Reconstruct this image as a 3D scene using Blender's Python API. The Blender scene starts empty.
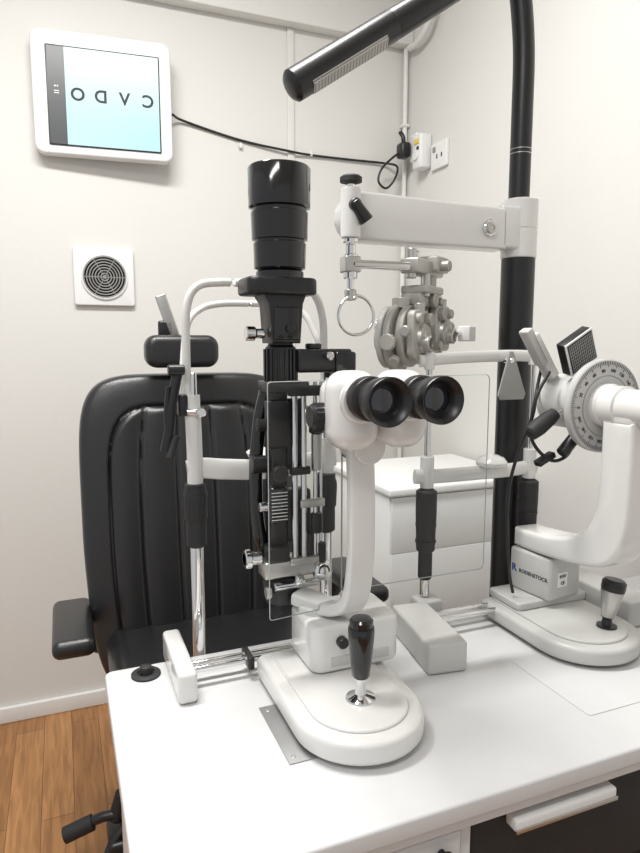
import bpy, bmesh, math
from mathutils import Vector, Matrix
C=bpy.context.collection
# ---------------------------------------------------------------- materials
def mat(name,col,rough=0.5,metal=0.0,bump=0.0,bscale=200,rvar=0.05,cvar=0.03,coat=0.0,spec=0.5,nscale=30):
    m=bpy.data.materials.new(name);m.use_nodes=True
    nt=m.node_tree;b=nt.nodes['Principled BSDF']
    tc=nt.nodes.new('ShaderNodeTexCoord')
    n=nt.nodes.new('ShaderNodeTexNoise');n.inputs['Scale'].default_value=nscale;n.inputs['Detail'].default_value=4
    nt.links.new(tc.outputs['Object'],n.inputs['Vector'])
    r=nt.nodes.new('ShaderNodeMapRange');r.inputs['To Min'].default_value=max(0,rough-rvar);r.inputs['To Max'].default_value=min(1,rough+rvar)
    nt.links.new(n.outputs['Fac'],r.inputs['Value']);nt.links.new(r.outputs['Result'],b.inputs['Roughness'])
    mx=nt.nodes.new('ShaderNodeMix');mx.data_type='RGBA'
    mx.inputs['A'].default_value=(*[c*(1-cvar) for c in col],1);mx.inputs['B'].default_value=(*[min(1,c*(1+cvar)) for c in col],1)
    nt.links.new(n.outputs['Fac'],mx.inputs['Factor']);nt.links.new(mx.outputs['Result'],b.inputs['Base Color'])
    b.inputs['Metallic'].default_value=metal
    b.inputs['Coat Weight'].default_value=coat
    b.inputs['Specular IOR Level'].default_value=spec
    if bump>0:
        n2=nt.nodes.new('ShaderNodeTexNoise');n2.inputs['Scale'].default_value=bscale;n2.inputs['Detail'].default_value=3
        nt.links.new(tc.outputs['Object'],n2.inputs['Vector'])
        bp=nt.nodes.new('ShaderNodeBump');bp.inputs['Strength'].default_value=bump;bp.inputs['Distance'].default_value=0.002
        nt.links.new(n2.outputs['Fac'],bp.inputs['Height']);nt.links.new(bp.outputs['Normal'],b.inputs['Normal'])
    return m
WALL=mat('wall_paint',(0.68,0.67,0.64),0.65,bump=0.25,bscale=60,nscale=2,cvar=0.015)
CEIL=mat('ceiling_paint',(0.8,0.79,0.76),0.8)
TRIM=mat('trim_paint',(0.75,0.745,0.72),0.4)
TAB=mat('table_laminate',(0.625,0.625,0.625),0.34,bump=0.12,bscale=700)
ENAM=mat('white_enamel',(0.69,0.685,0.665),0.22,coat=0.5)
ENAM2=mat('grey_white_enamel',(0.50,0.50,0.48),0.35)
FLAG=mat('grey_flag',(0.33,0.33,0.32),0.5)
PLAS=mat('white_plastic',(0.76,0.76,0.75),0.4)
CABM=mat('cabinet_white',(0.82,0.82,0.81),0.5)
BLK=mat('black_gloss',(0.006,0.006,0.007),0.13,coat=0.3)
BLK2=mat('black_satin',(0.011,0.011,0.012),0.34)
RUB=mat('black_rubber',(0.016,0.016,0.017),0.6,bump=0.3,bscale=900)
LEA=mat('black_leather',(0.011,0.011,0.012),0.32,bump=0.3,bscale=420,spec=0.65)
STI=mat('stitch_thread',(0.04,0.04,0.042),0.6)
CHR=mat('chrome',(0.78,0.78,0.78),0.08,metal=1,rvar=0.02)
SIL=mat('satin_silver',(0.55,0.54,0.52),0.34,metal=1,rvar=0.08)
SILP=mat('silver_paint',(0.42,0.41,0.375),0.42,metal=0.15)
SILM=mat('silver_knob',(0.46,0.45,0.42),0.36,metal=0.6)
PLATE=mat('brushed_plate',(0.36,0.36,0.36),0.5,metal=0.7,rvar=0.1)
GREY=mat('grey_plastic',(0.25,0.25,0.24),0.5)
DIFF=mat('lamp_diffuser',(0.46,0.45,0.42),0.5)
DIAL=mat('dial_face',(0.47,0.47,0.46),0.4)
DARK=mat('dark_gap',(0.01,0.01,0.01),0.8)
INK=mat('ink',(0.02,0.02,0.03),0.6)
BLUE=mat('blue_ink',(0.03,0.05,0.25),0.6)
YEL=mat('yellow_mark',(0.75,0.55,0.08),0.5)
LENS=mat('lens',(0.01,0.012,0.02),0.03,coat=1.0)
CAB=mat('cable_black',(0.01,0.01,0.01),0.45)
def emis(name,c1,c2,st):
    m=bpy.data.materials.new(name);m.use_nodes=True;nt=m.node_tree;b=nt.nodes['Principled BSDF']
    tc=nt.nodes.new('ShaderNodeTexCoord');n=nt.nodes.new('ShaderNodeTexNoise');n.inputs['Scale'].default_value=4;n.inputs['Detail'].default_value=0
    nt.links.new(tc.outputs['Object'],n.inputs['Vector'])
    mx=nt.nodes.new('ShaderNodeMix');mx.data_type='RGBA';mx.inputs['A'].default_value=(*c1,1);mx.inputs['B'].default_value=(*c2,1)
    nt.links.new(n.outputs['Fac'],mx.inputs['Factor']);nt.links.new(mx.outputs['Result'],b.inputs['Emission Color'])
    b.inputs['Base Color'].default_value=(0.02,0.02,0.02,1);b.inputs['Roughness'].default_value=0.3
    b.inputs['Emission Strength'].default_value=st
    return m
SCR=emis('screen_glow',(0.46,0.92,1.0),(0.74,0.99,1.0),0.98)
SCRD=emis('screen_dark',(0.05,0.08,0.10),(0.06,0.09,0.11),0.2)
def acrylic(name,tint,ior):
    m=bpy.data.materials.new(name);m.use_nodes=True;nt=m.node_tree;nt.nodes.remove(nt.nodes['Principled BSDF'])
    out=nt.nodes['Material Output'];tr=nt.nodes.new('ShaderNodeBsdfTransparent');tr.inputs[0].default_value=(*tint,1)
    gl=nt.nodes.new('ShaderNodeBsdfGlossy');gl.inputs['Roughness'].default_value=0.03
    fr=nt.nodes.new('ShaderNodeFresnel');fr.inputs[0].default_value=ior
    mx=nt.nodes.new('ShaderNodeMixShader');nt.links.new(fr.outputs[0],mx.inputs[0]);nt.links.new(tr.outputs[0],mx.inputs[1]);nt.links.new(gl.outputs[0],mx.inputs[2])
    nt.links.new(mx.outputs[0],out.inputs[0]);return m
ACR=acrylic('clear_acrylic',(0.985,0.99,0.988),1.24)
ACE=mat('acrylic_edge',(0.55,0.58,0.56),0.15)
def wood():
    m=bpy.data.materials.new('wood_floor');m.use_nodes=True;nt=m.node_tree;b=nt.nodes['Principled BSDF']
    tc=nt.nodes.new('ShaderNodeTexCoord');mp=nt.nodes.new('ShaderNodeMapping');mp.inputs['Rotation'].default_value=(0,0,math.radians(90))
    nt.links.new(tc.outputs['Object'],mp.inputs['Vector'])
    br=nt.nodes.new('ShaderNodeTexBrick');br.inputs['Scale'].default_value=1.0
    br.inputs['Brick Width'].default_value=0.9;br.inputs['Row Height'].default_value=0.085;br.inputs['Mortar Size'].default_value=0.0010
    br.inputs['Color1'].default_value=(0.47,0.235,0.09,1);br.inputs['Color2'].default_value=(0.35,0.165,0.058,1);br.inputs['Mortar'].default_value=(0.15,0.07,0.025,1)
    nt.links.new(mp.outputs[0],br.inputs['Vector'])
    mp2=nt.nodes.new('ShaderNodeMapping');mp2.inputs['Scale'].default_value=(25,2.0,1);nt.links.new(tc.outputs['Object'],mp2.inputs['Vector'])
    n=nt.nodes.new('ShaderNodeTexNoise');n.inputs['Scale'].default_value=3;n.inputs['Detail'].default_value=6;n.inputs['Distortion'].default_value=0.6
    nt.links.new(mp2.outputs[0],n.inputs['Vector'])
    cr=nt.nodes.new('ShaderNodeValToRGB');cr.color_ramp.elements[0].position=0.35;cr.color_ramp.elements[0].color=(0.62,0.57,0.5,1);cr.color_ramp.elements[1].position=0.65;cr.color_ramp.elements[1].color=(1.1,1.08,1.05,1)
    nt.links.new(n.outputs['Fac'],cr.inputs[0])
    mx=nt.nodes.new('ShaderNodeMix');mx.data_type='RGBA';mx.blend_type='MULTIPLY';mx.inputs['Factor'].default_value=0.8
    nt.links.new(br.outputs['Color'],mx.inputs['A']);nt.links.new(cr.outputs[0],mx.inputs['B']);nt.links.new(mx.outputs['Result'],b.inputs['Base Color'])
    b.inputs['Roughness'].default_value=0.3
    return m
WOOD=wood()
# ---------------------------------------------------------------- mesh builder
def catmull(pts,n=10,closed=False):
    P=[Vector(p) for p in pts];out=[];N=len(P)
    rng=range(N if closed else N-1)
    for i in rng:
        p0=P[(i-1)%N] if (closed or i>0) else P[0]*2-P[1]
        p1=P[i];p2=P[(i+1)%N]
        p3=P[(i+2)%N] if (closed or i+2<N) else P[-1]*2-P[-2]
        for k in range(n):
            t=k/n
            out.append(0.5*((2*p1)+(p2-p0)*t+(2*p0-5*p1+4*p2-p3)*t*t+(3*p1-p0-3*p2+p3)*t**3))
    if not closed: out.append(P[-1])
    return out
def sgp(v,p): return math.copysign(abs(v)**p,v)
class B:
    def __init__(s): s.bm=bmesh.new();s.mats=[]
    def mi(s,m):
        if m not in s.mats: s.mats.append(m)
        return s.mats.index(m)
    def add(s,t,m,M=None,keep=False):
        if M is not None: bmesh.ops.transform(t,matrix=M,verts=t.verts)
        if not keep:
            i=s.mi(m)
            for f in t.faces: f.material_index=i
        me=bpy.data.meshes.new('tmp');t.to_mesh(me);t.free();s.bm.from_mesh(me);bpy.data.meshes.remove(me);return s
    def box(s,x0,x1,y0,y1,z0,z1,m,bev=0.0015,seg=3,rot=None):
        t=bmesh.new();bmesh.ops.create_cube(t,size=1)
        bmesh.ops.transform(t,matrix=Matrix.Diagonal((abs(x1-x0),abs(y1-y0),abs(z1-z0),1)),verts=t.verts)
        if bev>0: bmesh.ops.bevel(t,geom=t.edges[:],offset=min(bev,0.48*min(abs(x1-x0),abs(y1-y0),abs(z1-z0))),segments=seg,profile=0.5,affect='EDGES')
        M=Matrix.Translation(((x0+x1)/2,(y0+y1)/2,(z0+z1)/2))
        if rot: M=M@Matrix.Rotation(math.radians(rot[1]),4,rot[0])
        return s.add(t,m,M)
    def lathe(s,p,axis,prof,m,seg=40,caps=True):
        a=Vector(axis).normalized();q=Vector((0,0,1)).rotation_difference(a).to_matrix().to_4x4()
        t=bmesh.new();rings=[]
        for (h,r) in prof:
            r=max(r,1e-5)
            rings.append([t.verts.new((r*math.cos(2*math.pi*k/seg),r*math.sin(2*math.pi*k/seg),h)) for k in range(seg)])
        for i in range(len(rings)-1):
            for k in range(seg):
                t.faces.new((rings[i][k],rings[i][(k+1)%seg],rings[i+1][(k+1)%seg],rings[i+1][k]))
        if caps:
            t.faces.new(rings[0][::-1]);t.faces.new(rings[-1])
        bmesh.ops.recalc_face_normals(t,faces=t.faces[:])
        return s.add(t,m,Matrix.Translation(p)@q)
    def cyl(s,p0,p1,r,m,r2=None,seg=32,bev=0.0015):
        p0=Vector(p0);p1=Vector(p1);L=(p1-p0).length;r2=r if r2 is None else r2;b=min(bev,L*.3,r*.5,r2*.5)
        return s.lathe(p0,p1-p0,[(0,r-b),(b,r),(L-b,r2),(L,r2-b)],m,seg)
    def tube(s,pts,rx,m,ry=None,side=(1,0,0),seg=20,n=10,smooth=True,closed=False,pw=1.0):
        ry=rx if ry is None else ry
        P=catmull(pts,n,closed) if smooth else [Vector(p) for p in pts]
        t=bmesh.new();rings=[];S=Vector(side);N=len(P)
        for i,p in enumerate(P):
            if closed: tg=(P[(i+1)%N]-P[i-1]).normalized()
            else: tg=(P[min(i+1,N-1)]-P[max(i-1,0)]).normalized()
            sv=S-tg*S.dot(tg)
            if sv.length<1e-3: sv=tg.orthogonal()
            sv.normalize();nv=tg.cross(sv)
            rings.append([t.verts.new(p+sv*rx*sgp(math.cos(2*math.pi*k/seg),pw)+nv*ry*sgp(math.sin(2*math.pi*k/seg),pw)) for k in range(seg)])
        R=range(N) if closed else range(N-1)
        for i in R:
            j=(i+1)%N
            for k in range(seg):
                t.faces.new((rings[i][k],rings[i][(k+1)%seg],rings[j][(k+1)%seg],rings[j][k]))
        if not closed: t.faces.new(rings[0][::-1]);t.faces.new(rings[-1])
        bmesh.ops.recalc_face_normals(t,faces=t.faces[:])
        return s.add(t,m)
    def prism(s,poly,plane,a,b,m,bev=0.002,seg=3,M=None):
        t=bmesh.new()
        def P(u,v,w): return {'xy':(u,v,w),'xz':(u,w,v),'yz':(w,u,v)}[plane]
        v0=[t.verts.new(P(u,v,a)) for u,v in poly];v1=[t.verts.new(P(u,v,b)) for u,v in poly]
        t.faces.new(v0);t.faces.new(v1[::-1])
        n=len(poly)
        for i in range(n): t.faces.new((v0[i],v1[i],v1[(i+1)%n],v0[(i+1)%n]))
        bmesh.ops.recalc_face_normals(t,faces=t.faces[:])
        if bev>0:
            es=[e for e in t.edges if any(len(f.verts)==n for f in e.link_faces)]
            if n==4: es=t.edges[:]
            bmesh.ops.bevel(t,geom=es,offset=bev,segments=seg,profile=0.5,affect='EDGES')
        return s.add(t,m,M)
    def sph(s,c,r,m,sc=(1,1,1)):
        t=bmesh.new();bmesh.ops.create_uvsphere(t,u_segments=28,v_segments=16,radius=r)
        return s.add(t,m,Matrix.Translation(c)@Matrix.Diagonal((*sc,1)))
    def text(s,body,size,m,org,right,up,mirror=False,ext=0.0003,bold=0.0):
        c=bpy.data.curves.new('t','FONT');c.body=body;c.size=size;c.align_x='CENTER';c.align_y='CENTER';c.extrude=ext;c.offset=bold
        o=bpy.data.objects.new('t',c);C.objects.link(o)
        dg=bpy.context.evaluated_depsgraph_get();me=bpy.data.meshes.new_from_object(o.evaluated_get(dg))
        t=bmesh.new();t.from_mesh(me);bpy.data.objects.remove(o);bpy.data.curves.remove(c);bpy.data.meshes.remove(me)
        r=Vector(right).normalized();u=Vector(up).normalized();n=r.cross(u)
        M=Matrix((( r.x,u.x,n.x,org[0]),(r.y,u.y,n.y,org[1]),(r.z,u.z,n.z,org[2]),(0,0,0,1)))
        if mirror: M=M@Matrix.Diagonal((-1,1,1,1))
        return s.add(t,m,M)
    def done(s,name,parent=None,label=None,cat=None,kind=None,smooth=35):
        me=bpy.data.meshes.new(name)
        bmesh.ops.recalc_face_normals(s.bm,faces=s.bm.faces[:])
        off=Vector((0,0,0))
        p=parent
        while p is not None: off+=p.location;p=p.parent
        xs=[v.co for v in s.bm.verts]
        lo=Vector((min(v[i] for v in xs) for i in range(3)));hi=Vector((max(v[i] for v in xs) for i in range(3)))
        org=Vector(((lo.x+hi.x)/2,(lo.y+hi.y)/2,lo.z))
        bmesh.ops.translate(s.bm,vec=-org,verts=s.bm.verts)
        for f in s.bm.faces: f.smooth=True
        s.bm.to_mesh(me);s.bm.free()
        me.set_sharp_from_angle(angle=math.radians(smooth))
        for m in s.mats: me.materials.append(m)
        o=bpy.data.objects.new(name,me);C.objects.link(o);o.location=org-off
        if parent: o.parent=parent
        if label: o['label']=label
        if cat: o['category']=cat
        if kind: o['kind']=kind
        return o
def thing(name,loc,label,cat):
    e=bpy.data.objects.new(name,None);e.empty_display_size=0.05;C.objects.link(e);e.location=loc
    e['label']=label;e['category']=cat;return e
def arc(cx,cy,r,a0,a1,n=12,ry=None):
    ry=r if ry is None else ry
    return [(cx+r*math.cos(math.radians(a0+(a1-a0)*i/n)),cy+ry*math.sin(math.radians(a0+(a1-a0)*i/n))) for i in range(n+1)]
def rrect(x0,x1,y0,y1,r,n=6):
    return arc(x1-r,y1-r,r,0,90,n)+arc(x0+r,y1-r,r,90,180,n)+arc(x0+r,y0+r,r,180,270,n)+arc(x1-r,y0+r,r,270,360,n)
# ---------------------------------------------------------------- room
XL,XR,YF,YB,ZC=-1.6,1.285,-1.6,2.29,2.75
B().box(XL,XR+.1,YF,YB+.1,-.1,0,WOOD,0).done('floor',kind='structure')
B().box(XL,XR,YB,YB+.1,0,ZC,WALL,0).done('wall_back',kind='structure')
B().box(XR,XR+.1,YF,YB+.1,0,ZC,WALL,0).done('wall_right',kind='structure')
B().box(XL,XR+.1,YF,YB+.1,ZC,ZC+.1,CEIL,0).done('ceiling',kind='structure')
B().box(XL,XR-.015,YB-.016,YB,0,.056,TRIM,.004).done('baseboard_back',kind='structure')
B().box(XR-.016,XR,YF,YB-.016,0,.056,TRIM,.004).done('baseboard_right',kind='structure')
B().box(XL,XR-.001,YB-.05,YB,2.385,ZC,TRIM,.004).done('trim_1',kind='structure')
B().box(.798,.824,YB-.008,YB,.056,2.385,WALL,.003).done('trim_2',kind='structure')
b=B();b.cyl((1.268,2.270,.057),(1.268,2.270,2.385),.009,TRIM)
for z in (.6,1.3,2.1): b.box(1.255,1.284,2.258,2.289,z,z+.012,TRIM,.002)
b.tube([(1.262,2.235,2.37),(1.255,2.16,2.36),(1.245,2.07,2.39),(1.24,2.02,2.5),(1.24,2.0,2.70)],.011,TRIM)
b.done('wall_pipe',label='thin white painted service pipe running up the room corner',cat='pipe')
# ---------------------------------------------------------------- monitor
T=thing('wall_monitor',(-.04,2.285,1.86),'white framed screen showing mirrored chart letters, mounted on wall','monitor')
b=B();b.prism(rrect(-.036,.379,1.865,2.228,.028),'xz',2.240,2.283,PLAS,.006)
b.done('frame',T)
b=B();b.prism(rrect(.006,.343,1.890,2.182,.004),'xz',2.2365,2.2405,BLK2,.0008);b.done('bezel',T)
b=B();b.box(.010,.060,2.2355,2.237,1.894,2.178,SCRD,0);b.box(.060,.339,2.2355,2.237,1.894,2.178,SCR,0)
for ch,x in (('O',.095),('D',.163),('V',.234),('C',.305)):
    b.text(ch,.052,INK,(x,2.2352,2.042),(1,0,0),(0,0,1),mirror=True,bold=.0013)
b.text('\u2022\u2022',.02,PLAS,(.034,2.2352,2.062),(1,0,0),(0,0,1));b.text('=',.03,PLAS,(.034,2.2352,2.044),(1,0,0),(0,0,1))
b.done('screen',T,label='glowing pale cyan screen with black mirrored letters')
b=B();b.box(.10,.30,2.275,2.300,1.98,2.12,GREY,.003);b.done('wall_bracket',T)
T.rotation_euler=(0,0,math.radians(-5))
# vent
T=thing('wall_vent',(.15,2.27,1.40),'square white wall vent with round slotted grille','vent')
b=B();b.prism(rrect(.054,.244,1.405,1.590,.008),'xz',2.272,2.2885,PLAS,.003);b.done('cover_plate',T)
b=B();cx,cz=.150,1.497
b.lathe((cx,2.272,cz),(0,-1,0),[(0,.074),(.005,.074),(.007,.070),(.004,.067),(.001,.067)],PLAS,48)
b.lathe((cx,2.2718,cz),(0,-1,0),[(0,.067),(.0008,.067)],DARK,48)
for k in range(7):
    r=.012+k*.009
    b.tube([(cx+r*math.cos(a*math.pi/12),2.268,cz+r*math.sin(a*math.pi/12)) for a in range(24)],.0024,GREY,side=(0,1,0),seg=8,n=2,closed=True)
b.cyl((cx,2.271,cz),(cx,2.265,cz),.007,GREY)
for a in range(6):
    t=a*math.pi/3;b.cyl((cx,2.27,cz),(cx+.067*math.cos(t),2.27,cz+.067*math.sin(t)),.002,GREY,seg=8)
b.done('grille',T,label='dark round slotted grille')
# cable
b=B();b.tube([(.383,2.25,2.03),(.43,2.278,2.022),(.622,2.283,1.985),(.80,2.274,1.965),(.886,2.28,1.962),(1.05,2.28,1.962),(1.18,2.275,1.962),(1.22,2.24,1.945),(1.205,2.23,1.895),(1.175,2.24,1.862),(1.145,2.245,1.885),(1.155,2.24,1.93),(1.19,2.21,1.97),(1.215,2.20,1.985)],.0042,CAB,seg=10)
for x in (.622,.886): b.box(x-.005,x+.005,2.276,2.289,1.958,1.975,PLAS,.001)
b.box(1.205,1.245,2.175,2.225,1.965,2.02,BLK2,.01)
b.tube([(1.225,2.20,2.015),(1.222,2.20,2.04),(1.215,2.21,2.06)],.008,BLK2)
b.done('power_cable',label='thin black power cable with black plug clipped along wall',cat='cable')
T=thing('power_socket',(1.275,2.08,1.9),'white wall power outlet with plugged adapters','power socket')
b=B();b.prism(rrect(1.985,2.085,1.895,1.985,.006),'yz',1.273,1.2845,PLAS,.002)
for y in (2.015,2.045): b.box(1.2718,1.274,y-.003,y+.003,1.93,1.945,DARK,.0005)
b.box(1.269,1.274,2.055,2.07,1.955,1.972,GREY,.001);b.done('socket_plate',T)
b=B();b.box(1.235,1.2845,2.095,2.155,1.91,2.03,PLAS,.008);b.box(1.25,1.2845,2.15,2.20,1.95,2.05,PLAS,.008)
b.cyl((1.236,2.125,1.955),(1.228,2.125,1.955),.016,PLAS);b.box(1.231,1.2365,2.106,2.134,1.995,2.012,YEL,.001);b.box(1.231,1.2365,2.106,2.118,1.975,1.985,INK,.001)
b.done('power_adapter',T)
# ---------------------------------------------------------------- storage cabinet
T=thing('storage_cabinet',(1.0,1.67,0),'white drawer cabinet standing against the side wall','cabinet')
B().box(.800,1.26,1.485,1.88,.0,.872,CABM,.004).done('body',T)
B().box(.793,1.265,1.468,1.89,.872,.895,CABM,.006).done('worktop',T)
for i,(z0,z1) in enumerate(((.7145,.869),(.5145,.7130),(.2755,.5130),(.04,.2740))):
    d=B().box(.804,1.255,1.475,1.484,z0,z1,CABM,.001).done('drawer',T)
# ---------------------------------------------------------------- instrument table
T=thing('instrument_table',(.66,.76,0),'white laminate instrument table with drawers underneath','table')
b=B();b.prism(rrect(.04,1.27,.537,.982,.012,4),'xy',.756,.78,TAB,.004);b.prism(rrect(.046,1.264,.5435,.976,.010,4),'xy',.741,.757,TAB,.003);b.done('tabletop',T)
b=B();b.box(.055,.075,.565,.965,.0,.742,TAB,.002);b.box(1.245,1.265,.565,.965,.0,.742,TAB,.002);b.box(.075,1.245,.945,.965,.02,.742,TAB,.002);b.box(.075,1.245,.60,.945,.02,.04,TAB,.002)
b.box(.400,.415,.560,.945,.04,.742,TAB,.002);b.box(.415,1.245,.61,.625,.04,.742,DARK,0)
b.done('body',T)
d=B().box(.09,.397,.553,.575,.60,.732,TAB,.003).done('drawer',T)
B().lathe((.370,.553,.712),(0,-1,0),[(0,.005),(.008,.005),(.010,.010),(.018,.010),(.020,.008)],BLK2).done('handle',d,label='round black knob')
d=B().box(.09,.397,.553,.575,.06,.59,TAB,.003).done('door',T)
d=B().box(.418,1.235,.5645,.60,.60,.736,RUB,.004).done('drawer',T,label='black pull-out drawer')
b=B();b.prism([(.466,.712),(.622,.712),(.622,.729),(.466,.729)],'xz',.543,.5645,PLAS,.004);b.box(.466,.622,.5415,.5435,.7125,.718,SIL,.0008);b.done('handle',d,label='long pale metal bar handle')
b=B();b.lathe((.098,.949,.78),(0,0,1),[(0,.022),(.003,.022),(.005,.019),(.005,.013),(.002,.012),(.002,.001)],RUB,36)
b.lathe((.098,.949,.782),(0,0,1),[(0,.010),(.012,.009),(.014,.005)],RUB,24);b.done('cable_grommet',T,label='round black rubber cable grommet')
b=B();b.prism(rrect(.64,.86,.612,.778,.006,4),'xy',.7802,.7812,TAB,.0004);b.done('cover_plate',T)
b=B();b.box(.231,.33,.668,.797,.7803,.7818,PLATE,.0004)
for y in (.68,.785): b.cyl((.24,y,.7815),(.24,y,.7825),.003,CHR,seg=12,bev=.0002)
b.done('metal_plate',label='flat grey metal plate lying under the microscope base',cat='plate')
# ---------------------------------------------------------------- chin rest of slit lamp
T=thing('chin_rest',(.305,1.0,.78),'white tubular forehead and chin rest frame on chrome posts','chin rest');y=1.0
for x in (.19,.415): B().cyl((x,y,.70),(x,y,.97),.0105,CHR).done('support_post',T,label='chrome lower post')
B().box(.175,.43,.984,1.012,.70,.738,ENAM,.004).done('mounting_clamp',T)
for x in (.19,.415):
    g=B();g.lathe((x,y,.955),(0,0,1),[(0,.011),(.004,.0160),(.045,.0160),(.047,.0180),(.088,.0190),(.096,.0165),(.103,.0165),(.105,.012)],RUB,32)
    for a in range(16):
        t=a*math.pi/8;g.cyl((x+.0165*math.cos(t),y+.0165*math.sin(t),1.003),(x+.0180*math.cos(t),y+.0180*math.sin(t),1.040),.0016,RUB,seg=6)
    g.done('height_grip',T,label='black ribbed height adjustment grip')
b=B();b.tube([(.190,y,1.05),(.190,y,1.12),(.188,y,1.2)],.0125,ENAM,.0125);b.cyl((.19,y,1.19),(.19,y,1.235),.006,CHR);b.done('upright_post',T)
b=B();b.tube([(.418,y,1.05),(.418,y,1.12)],.012,ENAM);b.cyl((.413,y+.0,1.04),(.413,y,1.24),.007,CHR);b.done('upright_post',T)
b=B();b.tube([(.178,y,1.080),(.20,y,1.083),(.24,y-.004,1.079),(.30,y-.006,1.075),(.37,y-.004,1.079),(.41,y,1.085),(.432,y,1.087)],.006,ENAM,.017,side=(0,1,0),seg=24)
b.done('crossbar',T)
b=B();b.tube([(.182,y,1.18),(.181,y,1.27),(.184,y,1.335),(.200,y,1.366),(.235,y,1.374),(.30,y,1.374),(.36,y,1.374),(.392,y,1.362),(.408,y,1.325),(.411,y,1.27),(.413,y,1.2)],.0065,ENAM)
b.tube([(.174,y,1.20),(.178,y+.01,1.25),(.190,y+.03,1.31),(.215,y+.05,1.335),(.25,y+.065,1.345),(.30,y+.07,1.347),(.35,y+.065,1.345),(.39,y+.04,1.33),(.408,y,1.27)],.0055,ENAM)
b.done('forehead_band',T)
b=B();b.box(.165,.180,.988,1.012,1.168,1.202,BLK2,.004);b.cyl((.196,.985,1.175),(.196,.965,1.175),.007,CHR)
b.tube([(.165,.99,1.235),(.155,.985,1.19),(.15,.985,1.15),(.142,.985,1.115)],.008,BLK2,.006)
b.tube([(.150,.985,1.215),(.146,.985,1.16),(.158,.985,1.12)],.004,BLK2)
b.cyl((.15,.985,1.24),(.175,.985,1.24),.008,BLK2);b.cyl((.148,.98,1.105),(.160,.985,1.14),.007,RUB);b.cyl((.178,.99,1.175),(.196,.982,1.175),.005,CHR)
b.done('fixation_lamp',T,label='black hinged fixation lamp arm')
b=B();b.lathe((.305,.985,1.075),(0,0,1),[(0,.008),(.02,.008),(.022,.03),(.03,.034),(.033,.03)],PLAS);b.done('chin_cup',T)
for x0,y0 in ((.130,.842),(.425,.885)):
    b=B();b.box(x0,x0+.027,y0,.995,.7805,.826,ENAM,.006);b.done('foot',T)
b=B()
for yy in (.888,.905): b.cyl((.155,yy,.806),(.43,yy,.806),.0048,CHR)
b.box(.238,.248,.872,.915,.796,.816,BLK2,.003)
b.done('guide_rail',T,label='pair of chrome guide rails')
# ---------------------------------------------------------------- slit lamp
T=thing('slit_lamp',(.338,.75,.782),'white binocular slit lamp microscope with black lamp tower on table','slit lamp microscope')
def dbase(cx,cyy,r,yb,mt,zt):
    b=B();b.prism([(cx+r,yb-.01),(cx+r-.008,yb),(cx-r+.008,yb),(cx-r,yb-.01)]+arc(cx,cyy,r,180,360,24),'xy',.786,zt-.0045,mt,.008,4)
    q=r-.02;b.prism([(cx+q,yb-.016),(cx-q,yb-.016)]+arc(cx,cyy,q,180,360,20),'xy',zt-.006,zt,mt,.003,3)
    for sx in (-1,1):
        for yy in (cyy,yb-.04): b.cyl((cx+sx*.06,yy,.7825),(cx+sx*.06,yy,.787),.012,RUB,seg=16)
    return b
dbase(.336,.702,.086,.88,ENAM,.8215).done('base',T)
j=B();j.lathe((.342,.705,.820),(0,0,1),[(0,.019),(.002,.020),(.004,.019),(.007,.013),(.009,.008),(.024,.0055),(.028,.0055),(.030,.010),(.033,.010)],CHR)
j=j.done('joystick',T,label='black joystick with chrome stalk')
g=B();g.lathe((.342,.705,.850),(0,0,1),[(0,.009),(.004,.012),(.02,.0135),(.05,.0165),(.066,.0175),(.070,.0165),(.070,.0155),(.078,.0155),(.081,.013),(.082,.004)],BLK,36)
g.done('grip',j)
b=B();b.prism(rrect(.303,.440,.775,.878,.018,6),'xy',.8225,.892,ENAM,.007,4)
b.box(.330,.420,.7735,.777,.832,.846,ENAM2,.001)
b.cyl((.345,.776,.868),(.345,.764,.868),.008,BLK2)
b.done('carriage',T)
b=B();b.lathe((.335,.838,.89),(0,0,1),[(0,.030),(.010,.030),(.013,.027)],ENAM)
b.tube([(.312,.858,.908),(.332,.828,.905),(.350,.794,.907),(.361,.768,.928),(.364,.756,.985),(.363,.752,1.07),(.360,.752,1.155)],.0180,ENAM,.0095,side=(1,0,0),seg=40,pw=.38)
b.done('support_arm',T,label='flat white band-like curved support arm')
MS=B();MS.box(.312,.430,.738,.79,1.160,1.236,ENAM,.02,5);MS.cyl((.368,.735,1.145),(.368,.79,1.145),.022,ENAM)
MS.cyl((.35,.785,1.205),(.35,.797,1.205),.018,BLK);MS.cyl((.39,.785,1.205),(.39,.797,1.205),.018,BLK)
MS=MS.done('microscope',T)
for x in (.333,.401):
    b=B();b.box(x-.031,x+.031,.690,.752,1.148,1.247,ENAM,.024,6)
    b.lathe((x,.694,1.212),(0,-1,0),[(0,.028),(.004,.028),(.007,.025)],ENAM)
    b.done('prism_housing',MS)
    x-=.001
    b=B();b.lathe((x,.688,1.216),(0,-1,0),[(0,.021),(.012,.021),(.012,.026),(.016,.0265),(.026,.0265),(.028,.0255),(.030,.0215),(.042,.022),(.046,.0255),(.062,.0280),(.070,.0282),(.072,.0272),(.070,.0235),(.060,.0175),(.057,.0165)],BLK2,48,caps=False)
    b.lathe((x,.688,1.216),(0,-1,0),[(.050,.018),(.056,.0165)],BLK2,40)
    b.lathe((x,.688,1.216),(0,-1,0),[(.0561,.0155),(.0575,.012),(.058,.005),(.058,.0005)],LENS,32)
    b.done('eyepiece',MS,label='black rubber-cupped eyepiece')
b=B()
b.lathe((.314,.748,1.188),(-1,0,0),[(0,.009),(.004,.015),(.006,.0165),(.022,.0165),(.026,.013)],BLK2)
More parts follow.
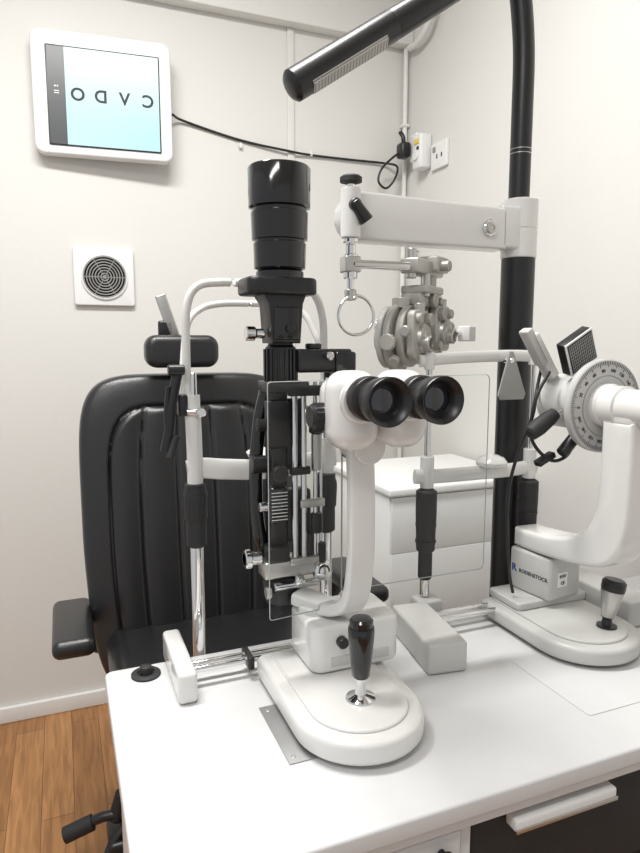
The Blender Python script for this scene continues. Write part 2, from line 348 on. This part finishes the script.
for a in range(18):
    t=a*math.pi/9;b.cyl((.308,.748+.0163*math.cos(t),1.188+.0163*math.sin(t)),(.293,.748+.0163*math.cos(t),1.188+.0163*math.sin(t)),.0016,BLK2,seg=6)
b.done('magnification_knob',MS,label='black ribbed magnification knob')
def pane(b,p0,p1,z0,z1,r):
    p0=Vector((*p0,0));p1=Vector((*p1,0));L=(p1-p0).length;ang=math.atan2(p1.y-p0.y,p1.x-p0.x)
    M=Matrix.Translation(p0)@Matrix.Rotation(ang,4,'Z');poly=rrect(0,L,z0,z1,r,6)
    b.prism(poly,'xz',-.0009,.0009,ACR,0,M=M)
    b.tube([M@Vector((u,0,v)) for u,v in poly],.0007,ACE,side=(0,1,0),seg=6,smooth=False,closed=True)
b=B();pane(b,(.362,.812),(.608,.812),.925,1.233,.008);b.done('breath_shield',T,label='faint clear acrylic breath shield')
b=B();pane(b,(.248,.796),(.360,.810),.905,1.230,.004);b.done('breath_shield',T,label='angled clear acrylic breath shield')
b=B();b.cyl((.368,.79,1.13),(.368,.811,1.13),.01,CHR);b.done('shield_clip',T)
# tower
cx,cy=.296,.885
TW=B();TW.lathe((cx,cy,0),(0,0,1),[(.895,.026),(.912,.026),(.915,.030),(.93,.030),(.934,.024)],BLK2)
TW.box(.276,.303,.872,.905,.93,1.225,BLK2,.005)
TW.tube([(.282,.90,.94),(.266,.905,1.0),(.262,.905,1.08),(.268,.905,1.16),(.28,.90,1.22)],.013,BLK,.010,side=(0,1,0))
TW.box(.268,.300,.860,.880,1.13,1.20,BLK2,.004);TW.box(.270,.298,.858,.878,1.02,1.075,BLK,.006);TW.box(.300,.332,.872,.895,1.095,1.20,BLK2,.005);TW.box(.30,.34,.874,.900,.985,1.065,BLK2,.006)
TW.cyl((.284,.862,1.095),(.284,.850,1.095),.012,BLK2);TW.cyl((.268,.868,1.165),(.254,.868,1.165),.009,BLK2);TW.cyl((.27,.868,1.045),(.256,.868,1.045),.007,CHR)
TW.cyl((.276,.885,1.105),(.250,.885,1.105),.013,BLK2)
for k in range(9): TW.box(.272,.296,.8572,.8582,1.026+k*.005,1.027+k*.005,PLAS,0)
TW.cyl((.334,.864,1.18),(.334,.852,1.18),.007,CHR);TW.box(.328,.352,.86,.874,1.17,1.19,SIL,.003)
TW.box(.262,.352,.862,.90,.935,.962,SIL,.004);TW.box(.268,.300,.858,.89,.962,.985,BLK2,.004)
TW.cyl((.262,.88,.966),(.236,.88,.966),.010,CHR);TW.cyl((.246,.88,.966),(.236,.88,.966),.0145,CHR)
TW.sph((.350,.858,.942),.0155,CHR);TW.cyl((.350,.858,.95),(.350,.858,.985),.006,BLK2)
TW.cyl((.330,.875,.96),(.330,.875,1.0),.013,BLK2);TW.sph((.315,.86,.93),.009,CHR)
TW.cyl((.275,.86,.925),(.345,.86,.925),.006,CHR);TW.cyl((.270,.86,.918),(.262,.86,.918),.009,SIL)
TW=TW.done('illumination_tower',T,label='black illumination tower with chrome fittings')
b=B()
for x,r in ((.309,.0045),(.323,.0045),(.341,.0030),(.350,.0022)): b.cyl((x,.863,.955),(x,.863,1.225),r,CHR,seg=16)
b.box(.302,.332,.857,.869,1.09,1.102,BLK2,.002);b.box(.316,.355,.857,.869,1.04,1.052,SIL,.002)
b.box(.300,.356,.856,.870,1.205,1.22,BLK2,.002);b.box(.300,.356,.856,.870,.955,.966,SIL,.002)
b.cyl((.343,.863,1.095),(.343,.863,1.15),.0075,SIL);b.cyl((.343,.863,1.15),(.343,.863,1.16),.011,BLK2);b.cyl((.343,.863,1.0),(.343,.863,1.03),.009,BLK2)
b.done('chrome_rod',TW,label='slim chrome guide rods')
b=B();b.lathe((cx,cy,1.222),(0,0,1),[(0,.022),(.052,.022),(.056,.018),(.060,.018)],BLK2,32)
for a in range(20):
    t=a*math.pi/10;b.box(cx+.0235*math.cos(t)-.0012,cx+.0235*math.cos(t)+.0012,cy+.0235*math.sin(t)-.0012,cy+.0235*math.sin(t)+.0012,1.226,1.272,BLK2,0)
b.done('ribbed_collar',TW)
b=B();b.box(.315,.40,.862,.902,1.238,1.272,BLK2,.004);b.box(.372,.405,.858,.906,1.228,1.268,BLK,.004)
b.cyl((.36,.86,1.262),(.36,.848,1.262),.006,CHR);b.cyl((.345,.88,1.272),(.345,.88,1.28),.012,BLK2);b.box(.268,.33,.855,.91,1.21,1.226,BLK2,.003);b.done('prism_box',TW)
b=B();b.prism([(.262,1.350),(.328,1.350),(.322,1.335),(.318,1.28),(.276,1.28),(.272,1.335)],'xz',.858,.912,BLK2,.004)
b.box(.278,.314,.8545,.86,1.285,1.33,BLK,.002)
b.prism(rrect(.240,.342,.848,.920,.014,4),'xy',1.347,1.371,BLK2,.005)
b.cyl((.272,.885,1.294),(.258,.885,1.294),.007,CHR);b.cyl((.258,.885,1.294),(.244,.885,1.294),.0105,CHR)
b.cyl((.30,.86,1.30),(.30,.848,1.30),.006,BLK2)
b.done('filter_housing',TW)
b=B();b.lathe((cx,cy,-.006),(0,0,1),[(1.374,.030),(1.376,.034),(1.386,.034),(1.388,.031),(1.391,.0365),(1.425,.0375),(1.426,.0355),(1.429,.0355),(1.430,.0395),(1.467,.0405),(1.468,.0385),(1.472,.0385),(1.474,.0435),(1.526,.0440),(1.529,.042),(1.530,.03),(1.527,.028),(1.527,.001)],BLK,56)
b.done('lamp_housing',TW,label='tall gloss black cylindrical lamp housing')
# ---------------------------------------------------------------- keratometer chin rest
T=thing('chin_rest',(.70,.95,.78),'white chin rest frame with grey occluder flap on slim chrome posts','chin rest');y=.952
for x in (.587,.81):
    B().cyl((x,y,.83),(x,y,.925),.0085,CHR).done('support_post',T,label='chrome lower post')
    B().cyl((x,y,1.04),(x,y,1.25),.0055,CHR).done('upright_post',T,label='slim chrome upright')
    g=B();g.lathe((x,y,.862),(0,0,1),[(0,.010),(.004,.0125),(.05,.0125),(.054,.0165),(.09,.0175),(.12,.0185),(.160,.0185),(.164,.013)],RUB,32)
    for z in (.93,.96,.99): g.lathe((x,y,z),(0,0,1),[(0,.0187),(.004,.0187)],BLK2)
    g.done('height_grip',T,label='black ribbed height adjustment grip')
b=B();b.tube([(.562,y,1.050),(.60,y-.002,1.048),(.66,y-.005,1.048),(.70,y-.005,1.048),(.76,y-.005,1.048),(.81,y,1.05),(.825,y,1.05)],.007,ENAM,.013,side=(0,1,0),seg=24)
b.cyl((.587,y,1.028),(.587,y,1.085),.012,ENAM);b.cyl((.81,y,1.028),(.81,y,1.085),.012,ENAM)
b.done('crossbar',T)
b=B();b.lathe((.718,.945,1.055),(0,0,1),[(0,.012),(.006,.028),(.012,.028),(.020,.022),(.025,.010),(.026,.001)],ENAM);b.done('chin_cup',T)
b=B();b.tube([(.568,y,1.250),(.62,y+.004,1.254),(.70,y+.008,1.257),(.77,y+.004,1.258),(.818,y,1.256)],.004,ENAM,.0105,side=(0,1,0),seg=20)
b.cyl((.587,y,1.235),(.587,y,1.266),.009,ENAM);b.cyl((.81,y,1.24),(.81,y,1.27),.010,ENAM)
b.done('forehead_band',T)
b=B();b.prism([(.738,1.266),(.746,1.266),(.776,1.190),(.772,1.180),(.722,1.180),(.716,1.188)],'xz',.930,.934,FLAG,.0012);b.cyl((.743,.928,1.25),(.743,.95,1.25),.005,CHR);b.done('occluder_flap',T,label='grey triangular occluder flap')
b=B();b.box(.5035,.5685,.778,.938,.7805,.829,ENAM2,.005,rot=('Z',-8));b.box(.565,.61,.925,.965,.7805,.829,ENAM2,.004);b.done('foot',T)
b=B();b.box(.905,.965,.79,.96,.7805,.829,ENAM2,.005);b.box(.79,.905,.955,.972,.7805,.826,ENAM2,.004);b.done('foot',T)
b=B()
for yy in (.895,.918): b.cyl((.565,yy,.808),(.91,yy,.808),.005,CHR)
b.done('guide_rail',T,label='pair of chrome guide rails')
# ---------------------------------------------------------------- keratometer
T=thing('keratometer',(.785,.82,.782),'grey-white keratometer with round graduated dial on sliding base','keratometer')
dbase(.785,.778,.090,.942,ENAM2,.8185).done('base',T)
b=B();b.prism(rrect(.715,.868,.852,.938,.008,4),'xy',.8185,.832,ENAM2,.003);b.done('carriage',T)
b=B();M=Matrix.Translation((.804,.894,0))@Matrix.Rotation(math.radians(7),4,'Z')
b.prism(rrect(-.042,.040,-.050,.046,.010,4),'xy',.8322,.908,ENAM2,.005,3,M=M)
M3=M.to_3x3();r=M3@Vector((0,-1,0))
def pt(yy,z): return M@Vector((-.0423,yy,z))
b.text('RODENSTOCK',.0098,INK,pt(-.013,.869),r,(0,0,1),bold=.0001);b.text('R',.0185,BLUE,pt(.032,.871),r,(0,0,1),bold=.0005)
fr=M3@Vector((1,0,0));p=M@Vector((-.010,-.0503,.868))
b.box(p.x-.012,p.x+.012,p.y-.0006,p.y+.0004,.855,.881,PLAS,0,rot=('Z',7))
b.text('0197',.008,INK,(p.x,p.y-.0012,.874),fr,(0,0,1));b.text('CE',.008,INK,(p.x,p.y-.0012,.862),fr,(0,0,1))
b.done('power_box',T,label='grey-white box with dark maker lettering')
j=B();j.lathe((.812,.752,.8185),(0.05,0,1),[(0,.016),(.003,.016),(.005,.009),(.014,.007),(.017,.010)],BLK2)
j=j.done('joystick',T,label='metallic cone joystick with dark top')
g=B();g.lathe((.8128,.752,.834),(0.16,-.02,1),[(0,.009),(.004,.011),(.020,.0135),(.044,.0185),(.046,.0185)],SIL)
g.lathe((.8202,.751,.880),(0.16,-.02,1),[(0,.0180),(.003,.0190),(.014,.0190),(.018,.015)],BLK2);g.done('grip',j)
b=B()
outer=catmull([(.935,.909,0),(.86,.911,0),(.77,.922,0),(.715,.940,0),(.688,.985,0),(.682,1.06,0),(.682,1.165,0)],6)
inner=catmull([(.742,1.165,0),(.742,1.07,0),(.748,1.015,0),(.775,.975,0),(.83,.954,0),(.89,.946,0),(.935,.943,0)],6)
b.prism([(p.x,p.y) for p in inner]+[(p.x,p.y) for p in outer],'yz',.764,.824,ENAM,.009,5)
b.done('support_arm',T)
H=B();H.lathe((.79,.80,1.184),(0,-1,0),[(0,.034),(.050,.034),(.052,.032),(.080,.032),(.082,.028),(.13,.028),(.132,.031),(.20,.031),(.203,.028)],ENAM,40)
H.lathe((.79,.87,1.184),(0,-1,0),[(0,.03),(.005,.045),(.075,.045)],ENAM2,40)
H.box(.765,.823,.683,.741,1.155,1.205,ENAM,.010,4)
H=H.done('telescope_head',T)
b=B();b.lathe((.793,.775,1.182),(0,-1,0),[(0,.070),(.002,.074),(.012,.074),(.014,.072),(.0145,.030)],DIAL,64)
for a in range(0,360,3):
    t=math.radians(a);L=.009 if a%15==0 else .0055
    M=Matrix.Translation((.793+(.0705-L/2)*math.cos(t),.7604,1.182+(.0705-L/2)*math.sin(t)))@Matrix.Rotation(-t,4,'Y')
    t_=bmesh.new();bmesh.ops.create_cube(t_,size=1);bmesh.ops.transform(t_,matrix=Matrix.Diagonal((L,.0006,.0005,1)),verts=t_.verts);b.add(t_,INK,M)
for a in range(0,360,20):
    t=math.radians(a);n=str((180-a)%180)
    b.text(n,.0072,INK,(.793+.056*math.cos(t),.7603,1.182+.056*math.sin(t)),(math.sin(t),0,-math.cos(t)),(math.cos(t),0,math.sin(t)))
b.tube([(.793+.048*math.cos(k*math.pi/18),.7604,1.182+.048*math.sin(k*math.pi/18)) for k in range(36)],.0006,GREY,side=(0,1,0),seg=6,n=1,closed=True)
b.done('graduated_dial',H,label='pale round dial with degree graduations')
b=B();b.box(.728,.744,.835,.860,1.218,1.302,ENAM,.003,rot=('Y',-34));b.box(.712,.726,.835,.858,1.240,1.308,ENAM2,.003,rot=('Y',-34));b.tube([(.79,.84,1.19),(.765,.845,1.22),(.74,.848,1.25)],.008,ENAM2)
b.done('mire_bracket',H)
b=B();M=Matrix.Translation((.766,.80,1.268))@Matrix.Rotation(math.radians(-30),4,'Y')@Matrix.Rotation(math.radians(12),4,'X')
t_=B();t_.box(-.030,.030,-.008,.010,-.028,.028,BLK2,.002);t_.box(-.030,.030,-.0095,-.007,-.028,.028,PLAS,.0008);t_.box(-.027,.027,-.0103,-.009,-.025,.025,BLK2,0)
for k in range(13): t_.box(-.024+k*.004-.0005,-.024+k*.004+.0005,-.0109,-.0102,-.022,.022,FLAG,0)
for k in range(9): t_.box(-.025,.025,-.0109,-.0102,-.022+k*.0055-.0003,-.022+k*.0055+.0003,FLAG,0)
me=bpy.data.meshes.new('x');t_.bm.to_mesh(me);t_.bm.free();q=bmesh.new();q.from_mesh(me);bmesh.ops.transform(q,matrix=M,verts=q.verts)
q.to_mesh(me);q.free();b.bm.from_mesh(me);b.mats=t_.mats;b.cyl((.765,.810,1.262),(.785,.84,1.225),.005,CHR)
b.done('mire_lamp',H,label='flat black lamp panel with pale edge and fine grille')
b=B();b.lathe((.678,.80,1.138),(.055,0,.035),[(0,.008),(.003,.012),(.02,.014),(.045,.0125),(.058,.010)],RUB);b.cyl((.725,.80,1.168),(.75,.795,1.178),.004,CHR)
b.cyl((.735,.79,1.105),(.765,.79,1.135),.010,BLK2);b.box(.70,.735,.80,.815,1.09,1.10,BLK2,.002,rot=('Y',-25))
b.done('axis_handle',H,label='black tapered axis handle')
b=B();b.tube([(.755,.865,1.25),(.74,.86,1.20),(.70,.82,1.165),(.69,.84,1.10),(.69,.86,1.03),(.700,.87,.95),(.715,.88,.88),(.728,.885,.84)],.0028,CAB,seg=10)
b.tube([(.73,.82,1.235),(.70,.815,1.19),(.695,.815,1.13),(.72,.80,1.095),(.75,.795,1.10),(.775,.80,1.13)],.0028,CAB,seg=10)
b.done('cable',T,label='thin hanging black cables')
# ---------------------------------------------------------------- instrument stand with lamp
T=thing('instrument_stand',(.822,1.022,0),'tall black floor column carrying white arm and overhead lamp','instrument stand')
px,py=.822,1.022
b=B();b.cyl((px,py,.02),(px,py,1.445),.0315,BLK2,seg=48);b.box(px-.13,px+.13,.985,1.25,0,.02,BLK2,.004);b.done('column',T)
b=B();b.lathe((px,py,1.440),(0,0,1),[(0,.031),(.002,.0335),(.050,.0335),(.051,.0325),(.054,.0325),(.055,.0335),(.106,.0335),(.108,.031)],ENAM,48)
b.box(px-.06,px,.995,1.045,1.455,1.532,ENAM,.006);b.done('collar',T)
b=B();b.tube([(px-.004,py,1.548),(px-.004,py,1.70),(px-.005,py,1.80),(px-.012,py,1.87),(px-.022,py,1.92),(px-.038,py,1.952),(px-.06,py,1.958),(px-.09,py,1.945)],.0195,BLK2,seg=32)
for z in (1.63,1.638): b.lathe((px-.004,py,z),(0,0,1),[(0,.0197),(.0012,.0197)],SIL)
b.done('lamp_post',T)
a=Vector((.360,1.022,1.684));e=Vector((px-.07,1.022,1.951));d=(e-a).normalized();L=(e-a).length
b=B();b.lathe(a,d,[(0,.012),(.003,.021),(.008,.0255),(.22,.0250),(.222,.0235),(.225,.0245),(L*.96,.0215),(L,.016)],BLK2,48)
LP=b.done('lamp_tube',T,label='black tubular overhead lamp')
dn=Vector((d.z,0,-d.x)).normalized();fy=(dn+Vector((0,-.65,0))).normalized()
b=B();Mx=Matrix.Identity(4)
for i,v in enumerate((d,fy.cross(d),fy)):
    for k in range(3): Mx[k][i]=v[k]
Mx=Matrix.Translation(a+d*.110+fy*.0200)@Mx
t_=bmesh.new();bmesh.ops.create_cube(t_,size=1);bmesh.ops.transform(t_,matrix=Matrix.Diagonal((.165,.026,.012,1)),verts=t_.verts);bmesh.ops.bevel(t_,geom=t_.edges[:],offset=.003,segments=2,affect='EDGES');b.add(t_,DIFF,Mx)
for k in range(24):
    t_=bmesh.new();bmesh.ops.create_cube(t_,size=1);bmesh.ops.transform(t_,matrix=Mx@Matrix.Translation((-.0765+k*.00665,0,.0060))@Matrix.Diagonal((.0018,.019,.0008,1)),verts=t_.verts);b.add(t_,GREY)
b.done('diffuser',LP,label='grey ribbed lamp diffuser')
b=B();b.prism([(.775,1.525),(.775,1.452)]+[(.50,1.452)]+arc(.485,1.492,.040,270,95,12),'xz',.995,1.045,ENAM,.006,3)
b.cyl((.733,.996,1.487),(.733,.988,1.487),.015,CHR);b.lathe((.733,.988,1.487),(0,-1,0),[(0,.011),(.003,.011),(.004,.005),(.002,.004)],SIL)
b.done('swing_arm',T,label='white rounded swing arm')
b=B();b.cyl((.449,.978,1.450),(.449,.978,1.528),.0165,ENAM);b.cyl((.449,.978,1.442),(.449,.978,1.450),.013,CHR)
b.cyl((.449,.978,1.365),(.449,.978,1.445),.0065,CHR);b.cyl((.449,.978,1.42),(.449,.978,1.44),.009,CHR);b.cyl((.449,.978,1.385),(.449,.978,1.425),.012,CHR)
b.cyl((.449,.978,1.528),(.449,.978,1.54),.006,CHR);b.lathe((.449,.978,1.535),(0,0,1),[(0,.008),(.003,.018),(.010,.018),(.013,.014)],RUB)
b.cyl((.449,.97,1.408),(.553,.968,1.408),.0075,CHR);b.box(.435,.463,.965,.992,1.395,1.421,SIL,.003)
b.cyl((.449,.978,1.350),(.449,.978,1.368),.010,SIL)
b.done('carrier_rod',T,label='chrome suspension rods with black top knob')
b=B();b.cyl((.447,.962,1.505),(.469,.958,1.475),.009,BLK2,r2=.0115);b.cyl((.449,.975,1.50),(.449,.955,1.50),.010,BLK2);b.done('lock_lever',T,label='black locking lever')
b=B();b.tube([(.457+.032*math.cos(k*math.pi/12),.972,1.326+.032*math.sin(k*math.pi/12)) for k in range(24)],.0028,CHR,side=(0,1,0),seg=12,n=2,closed=True)
b.cyl((.452,.976,1.358),(.455,.972,1.352),.006,CHR);b.done('ring',T,label='round chrome hanging ring')
# ---------------------------------------------------------------- phoropter
T=thing('phoropter',(.600,1.005,1.23),'grey-beige metal phoropter hanging from the white swing arm','phoropter')
b=B();b.box(.540,.655,.985,1.020,1.398,1.424,SILM,.004);b.cyl((.552,1.004,1.39),(.552,1.004,1.44),.009,SIL);b.cyl((.575,1.004,1.398),(.575,1.004,1.438),.006,CHR)
b.box(.60,.655,.975,1.03,1.405,1.432,SILP,.004);b.cyl((.62,1.0,1.36),(.62,1.0,1.40),.014,SILP);b.cyl((.585,.99,1.36),(.585,.99,1.40),.007,SIL)
b.box(.565,.645,.980,1.030,1.366,1.380,SILP,.004)
b.cyl((.62,.985,1.415),(.62,.960,1.415),.010,SILM);b.done('hanger_bracket',T)
def knurl(b,c,ax,r,L,m,n=20):
    c=Vector(c);ax=Vector(ax).normalized();b.cyl(c,c+ax*L,r,m)
    s=ax.orthogonal().normalized();t=ax.cross(s)
    for k in range(n):
        a=2*math.pi*k/n;p=c+(s*math.cos(a)+t*math.sin(a))*r
        b.cyl(p+ax*L*.1,p+ax*L*.9,r*.06,m,seg=6,bev=0)
for sx,z0,q in ((.553,1.288,1),(.652,1.300,-1)):
    b=B()
    b.prism(arc(sx,z0,.054,0,360,30,.060)[:-1],'xz',1.020,1.032,SILP,.003,3)
    b.prism(arc(sx,z0+.002,.046,0,360,30,.054)[:-1],'xz',1.038,1.050,ENAM2,.003,3)
    b.prism(arc(sx+.004*q,z0+.004,.047,0,360,30,.053)[:-1],'xz',1.000,1.014,SILP,.003,3)
    b.prism(rrect(sx-.034,sx+.034,z0-.034,z0+.048,.012,4),'xz',.982,.996,SILP,.003)
    b.cyl((sx,1.060,z0),(sx,.980,z0),.030,SILP)
    b.lathe((sx,.982,z0),(0,-1,0),[(0,.026),(.004,.025),(.008,.024),(.009,.012),(.011,.011)],SILM,36)
    b.lathe((sx-.006*q,.976,z0-.008),(0,-1,0),[(0,.013),(.012,.013),(.014,.010),(.006,.009),(.006,.001)],SILM,28)
    b.lathe((sx-.006*q,.969,z0-.008),(0,-1,0),[(0,.0085),(.001,.008),(.001,.001)],LENS,24)
    knurl(b,(sx+.020*q,.984,z0+.032),(0,-1,0),.011,.013,SILM)
    knurl(b,(sx-.022*q,.984,z0+.034),(0,-1,0),.008,.011,SILP)
    knurl(b,(sx+.026*q,.986,z0-.024),(0,-1,0),.008,.012,SILP)
    knurl(b,(sx-.050*q,1.02,z0-.006),(-q,0,0),.014,.010,SILP)
    knurl(b,(sx-.046*q,.990,z0+.012),(-q,0,0),.009,.010,SILM)
    knurl(b,(sx-.042*q,1.012,z0-.034),(-q,0,-.6),.009,.010,SILM)
    knurl(b,(sx,1.055,z0+.02),(0,1,0),.015,.012,SILM)
    b.cyl((sx,1.022,z0+.052),(sx,1.022,z0+.070),.016,SILP);b.cyl((sx,.988,z0+.040),(sx,.988,z0+.060),.010,SILM)
    b.done('lens_battery',T)
b=B();b.box(.565,.665,.990,1.030,1.345,1.368,SILP,.005);knurl(b,(.610,.99,1.356),(0,-1,0),.012,.010,SILM);knurl(b,(.640,.99,1.354),(0,-1,0),.007,.010,SILM)
b.done('connecting_bridge',T)
b=B();b.cyl((.69,1.01,1.302),(.755,.985,1.299),.006,CHR);b.cyl((.718,1.000,1.301),(.732,.994,1.300),.012,SILP);b.box(.748,.785,.965,.99,1.284,1.314,PLAS,.003)
b.done('adjustment_knob',T,label='white square knob on a chrome stem')
T.rotation_euler=(0,0,math.radians(36))
# ---------------------------------------------------------------- exam chair
T=thing('examination_chair',(.30,1.55,0),'black leather examination chair with stitched ribbed backrest','chair')
cx,hw,zb,zt,yf=.300,.270,.42,1.205,1.60
def sq(t,p): return max(0,1-abs(t)**p)**(1/p)
G=(-.50,-.17,.17,.50)
PE=6.0
def back_pt(u,vv):
    w=hw*sq(vv*.9995,PE)*(1.0-.10*max(0,-vv)**1.5);z=(zb+zt)/2+vv*(zt-zb)/2
    d=.055*(sq(u,3.5)*sq(vv,6))**.7
    s=((abs(u)/.76)**6+(abs(vv+.04)/.85)**6)
    d-=.008*math.exp(-((s**(1/6)-1)/.014)**2)
    if s<1:
        e=min(1,(1-s)*4);gs=[g*(1-.18*max(0,vv)**3) for g in G]
        for g in gs: d-=.0045*math.exp(-((u-g)/.013)**2)*e
        ed=[-.78]+gs+[.78]
        for i in range(5):
            if ed[i]<=u<ed[i+1]: d+=.007*math.sin(math.pi*(u-ed[i])/(ed[i+1]-ed[i]))*e
    return Vector((cx+u*w,yf-d+.04*vv,z))
b=B();bm=bmesh.new();NU,NV=180,140;grid=[]
for j in range(NV+1):
    vv=math.sin((-1+2*j/NV)*math.pi/2)
    grid.append([bm.verts.new(back_pt(math.sin((-1+2*i/NU)*math.pi/2),vv)) for i in range(NU+1)])
for j in range(NV):
    for i in range(NU): bm.faces.new((grid[j][i],grid[j][i+1],grid[j+1][i+1],grid[j+1][i]))
b.add(bm,LEA)
bk=bmesh.new();rows=[]
for j in range(61):
    v=-1+2*j/60;vv=math.sin(v*math.pi/2);w=hw*sq(vv*.9995,PE)*(1.0-.10*max(0,-vv)**1.5);z=(zb+zt)/2+vv*(zt-zb)/2
    rows.append([bk.verts.new((cx+w*math.cos(a*math.pi/16),yf+.04*vv+.06*max(0,math.sin(a*math.pi/16))**.6*sq(vv,6),z)) for a in range(17)])
for j in range(60):
    for i in range(16): bk.faces.new((rows[j][i],rows[j+1][i],rows[j+1][i+1],rows[j][i+1]))
b.add(bk,LEA)
for g in G:
    for off in (-.03,.03):
        b.tube([back_pt(g*(1-.18*max(0,v)**3)+off,v)+Vector((0,-.0002,0)) for v in [-.7+k*.0375 for k in range(37)]],.0006,STI,side=(1,0,0),seg=5,n=1)
b.done('backrest',T,smooth=60)
b=B();b.box(.07,.58,1.16,1.62,.50,.60,LEA,.04,6);b.done('seat',T)
b=B();b.box(-.046,.042,1.38,1.64,.614,.656,LEA,.018,6)
b.tube([(-.002,1.60,.62),(-.002,1.62,.56),(.07,1.62,.52)],.018,BLK2);b.done('armrest',T)
b=B();b.box(.628,.716,1.31,1.57,.655,.697,LEA,.018,6)
b.tube([(.67,1.53,.66),(.67,1.56,.60),(.62,1.58,.55),(.54,1.58,.53)],.018,BLK2);b.done('armrest',T)
b=B();b.prism(rrect(.187,.362,1.222,1.300,.028,6),'xz',1.545,1.61,LEA,.018,5);b.done('headrest',T)
b=B();b.box(.236,.262,1.60,1.615,1.285,1.40,SIL,.004,rot=('Y',-18));b.box(.225,.262,1.60,1.62,1.295,1.335,BLK2,.006);b.box(.258,.30,1.62,1.66,1.12,1.30,BLK2,.006)
b.done('headrest_bracket',T,label='chrome headrest bracket')
b=B();b.cyl((.30,1.42,.03),(.30,1.42,.50),.06,BLK2);b.lathe((.30,1.42,0),(0,0,1),[(0,.24),(.015,.24),(.03,.22),(.04,.08)],BLK2,48)
b.tube([(.30,1.50,.48),(.30,1.60,.46),(.30,1.66,.50),(.30,1.665,.62)],.03,BLK2,.015)
b.done('pedestal',T)
b=B();b.tube([(.20,1.45,.20),(.10,1.47,.17),(.04,1.48,.165),(.0,1.485,.15)],.012,BLK2);b.cyl((.02,1.485,.155),(-.045,1.49,.135),.019,RUB);b.tube([(.12,1.46,.17),(.06,1.44,.12),(.03,1.42,.05)],.012,BLK2)
b.cyl((.07,1.48,.15),(.09,1.48,.215),.018,RUB);b.box(.05,.19,1.42,1.52,.09,.13,BLK2,.01)
b.done('foot_lever',T,label='black pedal lever')
# ---------------------------------------------------------------- lights, world, camera
def area(name,loc,rot,sx,sy,en,col):
    l=bpy.data.lights.new(name,'AREA');l.shape='RECTANGLE';l.size=sx;l.size_y=sy;l.energy=en;l.color=col
    o=bpy.data.objects.new(name,l);C.objects.link(o);o.location=loc;o.rotation_euler=[math.radians(a) for a in rot];return o
area('ceiling_light',(.0,1.05,2.70),(0,0,0),1.0,.25,46,(1,.99,.97))
area('ceiling_light',(-.7,-.3,2.70),(0,0,0),1.2,.25,23,(1,.995,.985))
w=bpy.data.worlds.new('world');bpy.context.scene.world=w;w.use_nodes=True
w.node_tree.nodes['Background'].inputs[0].default_value=(.96,.98,1,1);w.node_tree.nodes['Background'].inputs[1].default_value=.60
cd=bpy.data.cameras.new('camera');cd.sensor_width=36;cd.sensor_fit='AUTO';cd.lens=640*36/853;cd.clip_start=.02
co=bpy.data.objects.new('camera',cd);C.objects.link(co);co.location=(0,0,1.28);co.rotation_euler=(math.radians(90-7.4),0,math.radians(-22))
bpy.context.scene.camera=co
bpy.context.scene.view_settings.view_transform='Standard'
